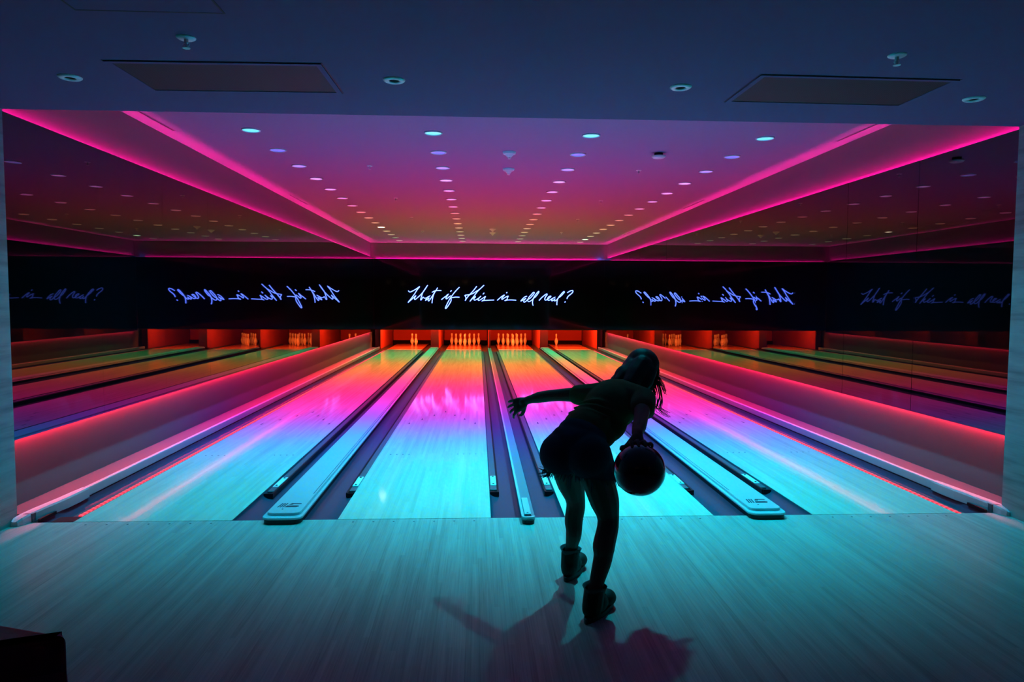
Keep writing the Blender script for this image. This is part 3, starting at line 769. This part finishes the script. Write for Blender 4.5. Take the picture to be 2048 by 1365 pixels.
def fuse(name, bm, m, parent, voxel, smooth=5, cut=None):
    me = bpy.data.meshes.new(name); bmesh.ops.recalc_face_normals(bm, faces=bm.faces[:]); bm.to_mesh(me); bm.free()
    o = bpy.data.objects.new(name, me); COL.objects.link(o)
    md = o.modifiers.new('r', 'REMESH'); md.mode = 'VOXEL'; md.voxel_size = voxel
    ms = o.modifiers.new('s', 'SMOOTH'); ms.factor = 0.5; ms.iterations = smooth
    dg = bpy.context.evaluated_depsgraph_get()
    new = bpy.data.meshes.new_from_object(o.evaluated_get(dg))
    bpy.data.objects.remove(o); bpy.data.meshes.remove(me)
    if cut:
        b = bmesh.new(); b.from_mesh(new)
        for co, no in cut:
            bmesh.ops.bisect_plane(b, geom=b.verts[:]+b.edges[:]+b.faces[:], plane_co=co, plane_no=no, clear_outer=True)
        b.to_mesh(new); b.free()
    return link(name, new, m, parent, True)

V = Vector
J = dict(Rank=V((0.567, 3.30, 0.10)), Rcalf=V((0.628, 3.40, 0.315)), Rknee=V((0.662, 3.475, 0.418)), Rthm=V((0.625, 3.45, 0.565)), Rhip=V((0.545, 3.39, 0.775)),
         Lank=V((0.516, 3.80, 0.115)), Lcalf=V((0.524, 3.765, 0.315)), Lknee=V((0.532, 3.735, 0.440)), Lthm=V((0.487, 3.66, 0.590)), Lhip=V((0.438, 3.53, 0.760)),
         pel=V((0.490, 3.455, 0.800)), waist=V((0.567, 3.53, 0.885)), chest=V((0.697, 3.62, 0.985)), up=V((0.745, 3.645, 1.030)), neck=V((0.800, 3.715, 1.078)), head=V((0.908, 3.835, 1.142)),
         Lsh=V((0.610, 3.70, 1.030)), Lel=V((0.432, 3.83, 1.010)), Lfo=V((0.355, 3.905, 0.990)), Lwr=V((0.274, 3.98, 0.958)),
         Rsh=V((0.845, 3.52, 1.030)), Rel=V((0.775, 3.28, 0.975)), Rfo=V((0.742, 3.17, 0.955)), Rwr=V((0.712, 3.065, 0.940)))
BALL = V((0.679, 2.885, 0.823)); BR = 0.1085
who = tag(empty('person', (0.56, 3.5, 0)), 'person with long dark hair and frayed shorts, bent low, swinging a bowling ball back', 'person')
spine = (J['neck']-J['pel']).normalized(); side = (J['Rsh']-J['Lsh']).normalized()
AX = frame(spine, side); PAX = frame((0.22, 0.30, 0.93), (0.80, -0.60, 0.0))
bm = bmesh.new()
# legs
limb(bm, [J['Rank']+V((0, 0, -0.02)), J['Rank']+V((0.008, 0.012, 0.05)), J['Rcalf']+V((-0.012, -0.035, -0.055)), J['Rcalf']+V((-0.004, -0.020, 0.01)), J['Rknee'], J['Rthm'], J['Rhip']], [0.036, 0.036, 0.047, 0.056, 0.055, 0.079, 0.092])
limb(bm, [J['Lank']+V((0, 0, -0.02)), J['Lank']+V((0.003, -0.008, 0.05)), J['Lcalf']+V((0, -0.025, -0.05)), J['Lcalf']+V((0, -0.015, 0.02)), J['Lknee'], J['Lthm'], J['Lhip']], [0.034, 0.034, 0.044, 0.051, 0.053, 0.077, 0.092])
ell(bm, J['Rknee']+V((0.010, 0.022, 0.0)), 0.044); ell(bm, J['Lknee']+V((0.005, 0.022, 0.0)), 0.044)
# trunk
ell(bm, J['pel'], (0.150, 0.105, 0.105), PAX)
ell(bm, (0.420, 3.46, 0.765), 0.098); ell(bm, (0.545, 3.385, 0.770), 0.098)
ell(bm, J['waist'], (0.118, 0.088, 0.13), AX)
ell(bm, J['chest'], (0.140, 0.100, 0.135), AX)
ell(bm, J['up'], (0.145, 0.075, 0.085), AX)
limb(bm, [J['Lsh'], J['up']+V((0, 0, 0.012)), J['Rsh']], [0.052, 0.060, 0.052])
limb(bm, [J['up'], J['neck'], J['head']+V((-0.03, -0.03, -0.03))], [0.062, 0.047, 0.045])
# arms
limb(bm, [J['Lsh'], (J['Lsh']+J['Lel'])/2 + V((0, 0, 0.002)), J['Lel'], J['Lfo'], J['Lwr']+V((0.02, -0.018, 0.009)), J['Lwr']], [0.050, 0.040, 0.034, 0.033, 0.024, 0.022])
limb(bm, [J['Rsh'], (J['Rsh']+J['Rel'])/2, J['Rel'], J['Rfo'], J['Rwr']+V((0.004, 0.03, 0.004)), J['Rwr']], [0.050, 0.041, 0.035, 0.033, 0.026, 0.024])
# head
hup = V((0.46, 0.34, 0.82)).normalized(); hf = V((0.25, 0.90, -0.36)); HX = frame(hup, hf.cross(hup)); hf = HX.col[1].copy(); hr = HX.col[0].copy(); hz = HX.col[2].copy()
H = J['head']
def hp(x, y, z): return H + hr*x + hf*y + hz*z
ell(bm, hp(0, -0.008, 0.022), (0.073, 0.090, 0.085), HX)
ell(bm, hp(0, 0.030, -0.045), (0.055, 0.060, 0.065), HX)
ell(bm, hp(0, 0.065, -0.088), (0.026, 0.024, 0.022), HX)
limb(bm, [hp(0, 0.086, 0.012), hp(0, 0.098, -0.012), hp(0, 0.106, -0.030)], [0.008, 0.010, 0.013], 8)
for s_ in (-1, 1):
    ell(bm, hp(s_*0.073, -0.005, -0.012), (0.009, 0.019, 0.029), HX, 2)
    ell(bm, hp(s_*0.011, 0.094, -0.034), (0.008, 0.009, 0.007), HX, 2)
    limb(bm, [hp(s_*0.012, 0.085, 0.020), hp(s_*0.034, 0.080, 0.024), hp(s_*0.052, 0.062, 0.016)], [0.007, 0.008, 0.006], 6)
# left hand: spread and slightly curled, reaching out to the side
d0 = (J['Lwr']-J['Lfo']).normalized()
wrist = J['Lwr']; hd = V((-0.78, 0.52, -0.30)).normalized(); hs = V((0.10, -0.36, -0.93)); hs = (hs - hd*hs.dot(hd)).normalized(); hn = hd.cross(hs)
def lh(a, b, c=0.0): return wrist + hd*a + hs*b + hn*c
limb(bm, [lh(-0.01, 0), lh(0.02, 0.004)], [0.022, 0.024])
for b in (-0.030, -0.010, 0.011, 0.031):
    limb(bm, [lh(0.012, b*0.45+0.006), lh(0.050, b*0.9+0.010), lh(0.078, b*1.05+0.012)], [0.017, 0.0145, 0.0115], 8)
for (b, ln, cu) in ((-0.031, 0.070, 0.7), (-0.010, 0.078, 0.6), (0.012, 0.073, 0.8), (0.034, 0.058, 1.0)):
    b2 = b*1.05+0.012
    limb(bm, [lh(0.074, b2), lh(0.074+ln*0.45, b2*1.22, -0.012*cu), lh(0.074+ln*0.75, b2*1.36, -0.030*cu), lh(0.074+ln*0.92, b2*1.42, -0.048*cu)], [0.0105, 0.0090, 0.0080, 0.0066], 8)
limb(bm, [lh(0.020, 0.022, -0.008), lh(0.042, 0.050, -0.026), lh(0.066, 0.062, -0.040), lh(0.084, 0.062, -0.046)], [0.017, 0.0125, 0.0100, 0.0078], 8)
# right hand: palm over the far upper side of the ball, fingers along its top, thumb on the left
def on(ax, ang, r):      # point over the ball: ax sideways in metres, ang from straight up towards the far side
    z = math.sqrt(max(r*r - ax*ax, 0))
    return BALL + V((ax, z*math.sin(ang), z*math.cos(ang)))
for b in (-0.032, -0.011, 0.011, 0.032):
    limb(bm, [J['Rwr'], on(b*0.8+0.012, 0.95, BR+0.022), on(b*1.1+0.010, 0.55, BR+0.013)], [0.021, 0.017, 0.0115], 8)
for b, ln in ((-0.040, 0.60), (-0.013, 0.66), (0.015, 0.62), (0.042, 0.46)):
    limb(bm, [on(b*0.95+0.010, 0.58, BR+0.013), on(b+0.010, 0.30, BR+0.013), on(b*1.05+0.008, 0.05, BR+0.009), on(b*1.1+0.006, 0.30-ln*0.72, BR+0.003)], [0.0110, 0.0095, 0.0085, 0.0070], 8)
limb(bm, [J['Rwr']+V((-0.012, -0.02, -0.005)), on(-0.040, 0.85, BR+0.016), on(-0.062, 0.55, BR+0.010), on(-0.074, 0.30, BR+0.006)], [0.018, 0.0135, 0.0105, 0.0085], 8)
body = fuse('body', bm, M['skin'], who, 0.0042, 4)
for s_ in (-1, 1):
    b = bmesh.new(); ell(b, hp(s_*0.030, 0.0715, 0.006), 0.0095, None, 2); e = obj('eye', b, M['eye'], body, True)
    b = bmesh.new(); ell(b, hp(s_*0.030, 0.0780, 0.006), 0.0045, None, 2); obj('iris', b, M['black'], body, True)
b = bmesh.new(); limb(b, [hp(-0.020, 0.080, -0.062), hp(0, 0.090, -0.060), hp(0.020, 0.080, -0.062)], [0.004, 0.007, 0.004], 8); obj('mouth', b, M['lip'], body, True)

# T-shirt: loose over the back, hanging away from the belly
bm = bmesh.new(); S = 0.014
ell(bm, J['waist']+V((-0.015, -0.01, -0.008)), (0.128, 0.110, 0.135), AX)
ell(bm, J['chest'], (0.152, 0.114, 0.150), AX)
ell(bm, J['up'], (0.158, 0.088, 0.092), AX)
ell(bm, V((0.655, 3.555, 0.885)), (0.115, 0.060, 0.120), AX)        # cloth hanging below the chest
ell(bm, V((0.610, 3.50, 0.850)), (0.100, 0.055, 0.085), AX)
limb(bm, [J['Lsh'], J['up']+V((0, 0, 0.016)), J['Rsh']], [0.062, 0.070, 0.063])
limb(bm, [J['up'], J['neck']], [0.070, 0.055])
limb(bm, [J['Lsh']+V((0.02, 0, 0)), J['Lsh'], J['Lsh']*0.62+J['Lel']*0.38], [0.064, 0.062, 0.057])
limb(bm, [J['Rsh'], J['Rsh']*0.55+J['Rel']*0.45], [0.064, 0.062])
ell(bm, (0.845, 3.455, 0.985), (0.040, 0.055, 0.045))
# soft folds running across the back
for k in range(3):
    a = J['waist'].lerp(J['chest'], 0.05+0.22*k)
    q0, q1, q2 = a - AX.col[0]*0.115 - AX.col[1]*0.060, a - AX.col[1]*0.098 + spine*0.015, a + AX.col[0]*0.115 - AX.col[1]*0.060 + spine*0.04
    limb(bm, [q0, q1, q2], [0.008, 0.014, 0.008], 8)
shirt = fuse('t_shirt', bm, M['shirt'], who, 0.006, 9, cut=[(J['waist'].lerp(J['pel'], 0.62), -spine), (J['neck']+spine*0.004, spine)])

# cut-off shorts with frayed hems
bm = bmesh.new()
ell(bm, J['pel']+V((0.005, 0, 0.005)), (0.158, 0.116, 0.118), PAX)
ell(bm, (0.416, 3.455, 0.765), 0.110); ell(bm, (0.545, 3.378, 0.772), 0.112)
ell(bm, J['waist'].lerp(J['pel'], 0.55), (0.142, 0.118, 0.10), AX)
ell(bm, (0.432, 3.475, 0.845), 0.062)
limb(bm, [J['Rhip']+V((0.006, 0, 0)), J['Rthm']+V((0.004, 0, 0)), J['Rthm']+V((0.012, 0.01, -0.06))], [0.108, 0.098, 0.090])
limb(bm, [J['Lhip']+V((-0.014, 0, 0)), J['Lthm']+V((-0.016, -0.02, 0)), J['Lthm']+V((0.0, 0.01, -0.06))], [0.108, 0.100, 0.090])
hem_n = V((-0.10, -0.10, -1.0)).normalized()
hem_c = V((0.510, 3.42, 0.662))
shorts = fuse('denim_shorts', bm, M['denim'], who, 0.006, 5, cut=[(hem_c, hem_n), (J['waist'].lerp(J['pel'], 0.15), spine)])
bm = bmesh.new()
rim = [v.co.copy() for v in shorts.data.vertices if abs((v.co-hem_c).dot(hem_n)) < 0.0015]
rng = random.Random(3)
for p in rim:
    if rng.random() > 0.62: continue
    out = (p - V((0.49, 3.45, p.z))); out.z = 0
    out = out.normalized() if out.length > 1e-4 else V((0, 0, 0))
    ln = rng.uniform(0.010, 0.034)
    q = p + out*ln*rng.uniform(0.1, 0.7) + V((rng.uniform(-.006, .006), rng.uniform(-.006, .006), -ln))
    tube(bm, [p + V((0, 0, 0.006)), p.lerp(q, 0.5) + V((rng.uniform(-.003, .003), 0, 0.002)), q], [0.0022, 0.0017, 0.0008], 4)
for (p, q) in (((0.352, 3.45, 0.668), (0.300, 3.47, 0.655)), ((0.350, 3.46, 0.675), (0.305, 3.48, 0.690)), ((0.355, 3.44, 0.662), (0.312, 3.46, 0.640)), ((0.46, 3.45, 0.655), (0.452, 3.47, 0.575)), ((0.47, 3.45, 0.655), (0.468, 3.47, 0.585)), ((0.56, 3.36, 0.66), (0.555, 3.34, 0.60))):
    p, q = V(p), V(q)
    for k in range(4):
        e = V((rng.uniform(-.012, .012), rng.uniform(-.02, .02), rng.uniform(-.012, .012)))
        tube(bm, [p+e, p.lerp(q, 0.6)+e*0.8, q+e*0.6], [0.003, 0.0022, 0.0008], 4)
fr = obj('frayed_hem', bm, M['fray'], shorts)
tag(fr, 'loose threads along the cut hem', kind='stuff')

# high-top shoes
def shoe(heel, ang, ank, nm):
    f = V((math.sin(ang), math.cos(ang), 0)); r = V((f.y, -f.x, 0)); FX = Matrix((r, f, V((0, 0, 1)))).transposed()
    def P(x, y, z): return heel + r*x + f*y + V((0, 0, z))
    b = bmesh.new()
    ell(b, P(0, 0.030, 0.054), (0.044, 0.050, 0.048), FX)
    ell(b, P(0, 0.105, 0.050), (0.048, 0.080, 0.045), FX)
    ell(b, P(0.003, 0.195, 0.046), (0.054, 0.066, 0.042), FX)
    limb(b, [P(0, 0.040, 0.055), (P(0, 0.045, 0.10)+ank)/2, ank + V((0, 0, 0.030))], [0.050, 0.051, 0.051])
    up_ = fuse(nm, b, M['shoe'], who, 0.005, 3, cut=[(P(0, 0, 0.006), V((0, 0, -1))), (ank + V((0, 0, 0.040)), V((0.0, 0.1, 1)).normalized())])
    b = bmesh.new(); pts = []
    for k in range(24):
        a = 2*PI*k/24; yy = 0.115 + 0.150*math.sin(a); w = 0.046 + 0.012*math.sin(a)
        q = P(w*math.cos(a), yy, 0); pts.append((q.x, q.y))
    prism(b, pts, 0.001, 0.026, bev=0.004); obj('sole', b, M['sole'], up_)
    b = bmesh.new(); rings = []
    for z, r_ in ((0.030, 0.049), (0.044, 0.053), (0.056, 0.060), (0.055, 0.055), (0.042, 0.046)):
        rings.append([b.verts.new(ank + V(((r_+0.005*math.sin(3*a+1))*math.cos(a), (r_+0.004*math.sin(2*a))*math.sin(a), z+0.006*math.sin(2*a+heel.x*9)))) for a in [2*PI*k/20 for k in range(20)]])
    for q1, q2 in zip(rings, rings[1:]):
        for k in range(20): b.faces.new((q1[k], q1[(k+1) % 20], q2[(k+1) % 20], q2[k]))
    obj('collar', b, M['sock'], up_, True)
    b = bmesh.new()
    for k in range(4):
        y = 0.15 - k*0.022; z = 0.088 + k*0.013
        tube(b, [P(-0.026, y, z-0.006), P(0, y+0.006, z+0.010), P(0.026, y, z-0.006)], 0.003, 5)
    tube(b, [P(0, 0.10, 0.135), P(0.03, 0.105, 0.150), P(0.045, 0.09, 0.128), P(0.02, 0.10, 0.13)], 0.003, 5)
    tube(b, [P(0, 0.10, 0.135), P(-0.03, 0.105, 0.148), P(-0.042, 0.09, 0.125), P(-0.02, 0.10, 0.13)], 0.003, 5)
    obj('laces', b, M['sock'], up_)
    b = bmesh.new()
    limb(b, [ank + V((0.02, 0.04, 0.055)), ank + V((0.045, 0.055, 0.068)), ank + V((0.058, 0.060, 0.084))], [0.012, 0.010, 0.004], 6)
    obj('tongue', b, M['shoe'], up_, True)
shoe(V((0.530, 3.245, 0)), math.radians(33), V((0.565, 3.298, 0.098)), 'shoe')
shoe(V((0.492, 3.745, 0)), math.radians(24), V((0.514, 3.800, 0.105)), 'shoe')

# long hair: cap over the skull, mass falling over neck and back, loose strands
bm = bmesh.new()
ell(bm, hp(-0.010, -0.022, 0.028), (0.093, 0.097, 0.094), HX)
ell(bm, hp(-0.050, -0.03, -0.005), (0.056, 0.060, 0.080), HX)
ell(bm, hp(-0.045, -0.055, -0.035), (0.062, 0.060, 0.085), HX)
ell(bm, hp(-0.060, -0.080, -0.095), (0.060, 0.058, 0.070), HX)
ell(bm, hp(0, -0.055, -0.015), (0.080, 0.060, 0.090), HX)
limb(bm, [hp(-0.060, -0.03, 0.02), hp(-0.082, -0.02, -0.05), hp(-0.100, -0.04, -0.115), hp(-0.115, -0.07, -0.150)], [0.036, 0.040, 0.032, 0.018])
limb(bm, [hp(0.062, -0.02, 0.02), hp(0.078, -0.02, -0.05), hp(0.070, -0.05, -0.110), hp(0.062, -0.06, -0.145)], [0.032, 0.030, 0.026, 0.014])
limb(bm, [hp(0.0, -0.085, 0.0), hp(-0.005, -0.105, -0.07), hp(-0.005, -0.135, -0.14)], [0.060, 0.062, 0.050])
limb(bm, [hp(-0.045, -0.075, -0.02), hp(-0.060, -0.10, -0.09), hp(-0.075, -0.13, -0.150)], [0.045, 0.042, 0.026])
limb(bm, [hp(0.045, -0.075, -0.02), hp(0.055, -0.10, -0.09), hp(0.050, -0.12, -0.150)], [0.045, 0.040, 0.022])
hair = fuse('hair', bm, M['hair'], who, 0.006, 3)
bm = bmesh.new(); rng = random.Random(11)
locks = [([(0.966, 3.75, 1.105), (0.978, 3.75, 1.045), (0.986, 3.745, 1.000), (0.976, 3.735, 0.955), (0.990, 3.73, 0.938), (1.030, 3.73, 0.913)], 0.0075, 14),
         ([(0.972, 3.76, 1.110), (0.998, 3.755, 1.075), (1.006, 3.755, 1.055), (1.015, 3.75, 1.035)], 0.006, 14),
         ([(0.945, 3.75, 1.095), (0.955, 3.74, 1.040), (0.945, 3.735, 1.000), (0.955, 3.73, 0.965), (0.972, 3.73, 0.950)], 0.004, 14),
         ([(0.715, 3.73, 1.085), (0.690, 3.725, 1.085), (0.668, 3.72, 1.097)], 0.004, 3),
         ([(0.72, 3.73, 1.09), (0.70, 3.725, 1.082), (0.684, 3.72, 1.078)], 0.005, 4)]
for pts, w, n in locks:
    for k in range(n):
        e = V((rng.uniform(-1, 1), rng.uniform(-1, 1), rng.uniform(-1, 1)))*w*2.6
        P = smooth_path([V(p)+e*(1-0.3*i/len(pts)) + V((rng.uniform(-.002, .002),)*3) for i, p in enumerate(pts)], 4)
        L_ = len(P)
        tube(bm, P, [w*0.20*(1-i/L_)**0.7+0.0007 for i in range(L_)], 5)
for k in range(60):                                   # fine strands combed over the cap
    a = rng.choice((-1, 1))*rng.uniform(1.0, 1.75); y = rng.uniform(-0.075, 0.03)
    k_ = math.sqrt(1 - ((y+0.022)/0.096)**2)
    P = [hp(-0.008 + 0.089*k_*math.sin(a*t), y, 0.026 + 0.091*k_*math.cos(a*t)) for t in (0.05, 0.3, 0.55, 0.8, 1.0)]
    e = P[-1] + hz*rng.uniform(-0.09, -0.05) + hr*0.006*a
    tube(bm, smooth_path(P+[e], 3), 0.0012, 4)
st = obj('loose_strands', bm, M['hair'], hair)
tag(st, 'loose strands of dark hair', kind='stuff')

# bowling ball hanging from the right hand
ball = tag(empty('bowling_ball', BALL), 'dark marbled bowling ball swinging in the right hand of the bowler', 'bowling ball')
bm = bmesh.new(); bmesh.ops.create_uvsphere(bm, u_segments=64, v_segments=32, radius=BR)
obj('ball_shell', bm, M['ball'], None, True).parent = ball
for dx, dy, r_ in ((-0.016, 0.03, 0.0125), (0.016, 0.03, 0.0125), (0.0, 0.095, 0.0135)):
    bm = bmesh.new(); lathe(bm, [(0.0, 0.0006), (r_, 0.0004), (r_*1.05, -0.001)], 16)
    o = obj('finger_hole', bm, M['hole'], None); o.parent = ball
    n_ = V((dx, dy, math.sqrt(BR*BR-dx*dx-dy*dy))).normalized()
    o.location = n_*(BR+0.0002); o.rotation_mode = 'QUATERNION'; o.rotation_quaternion = n_.to_track_quat('Z', 'Y')
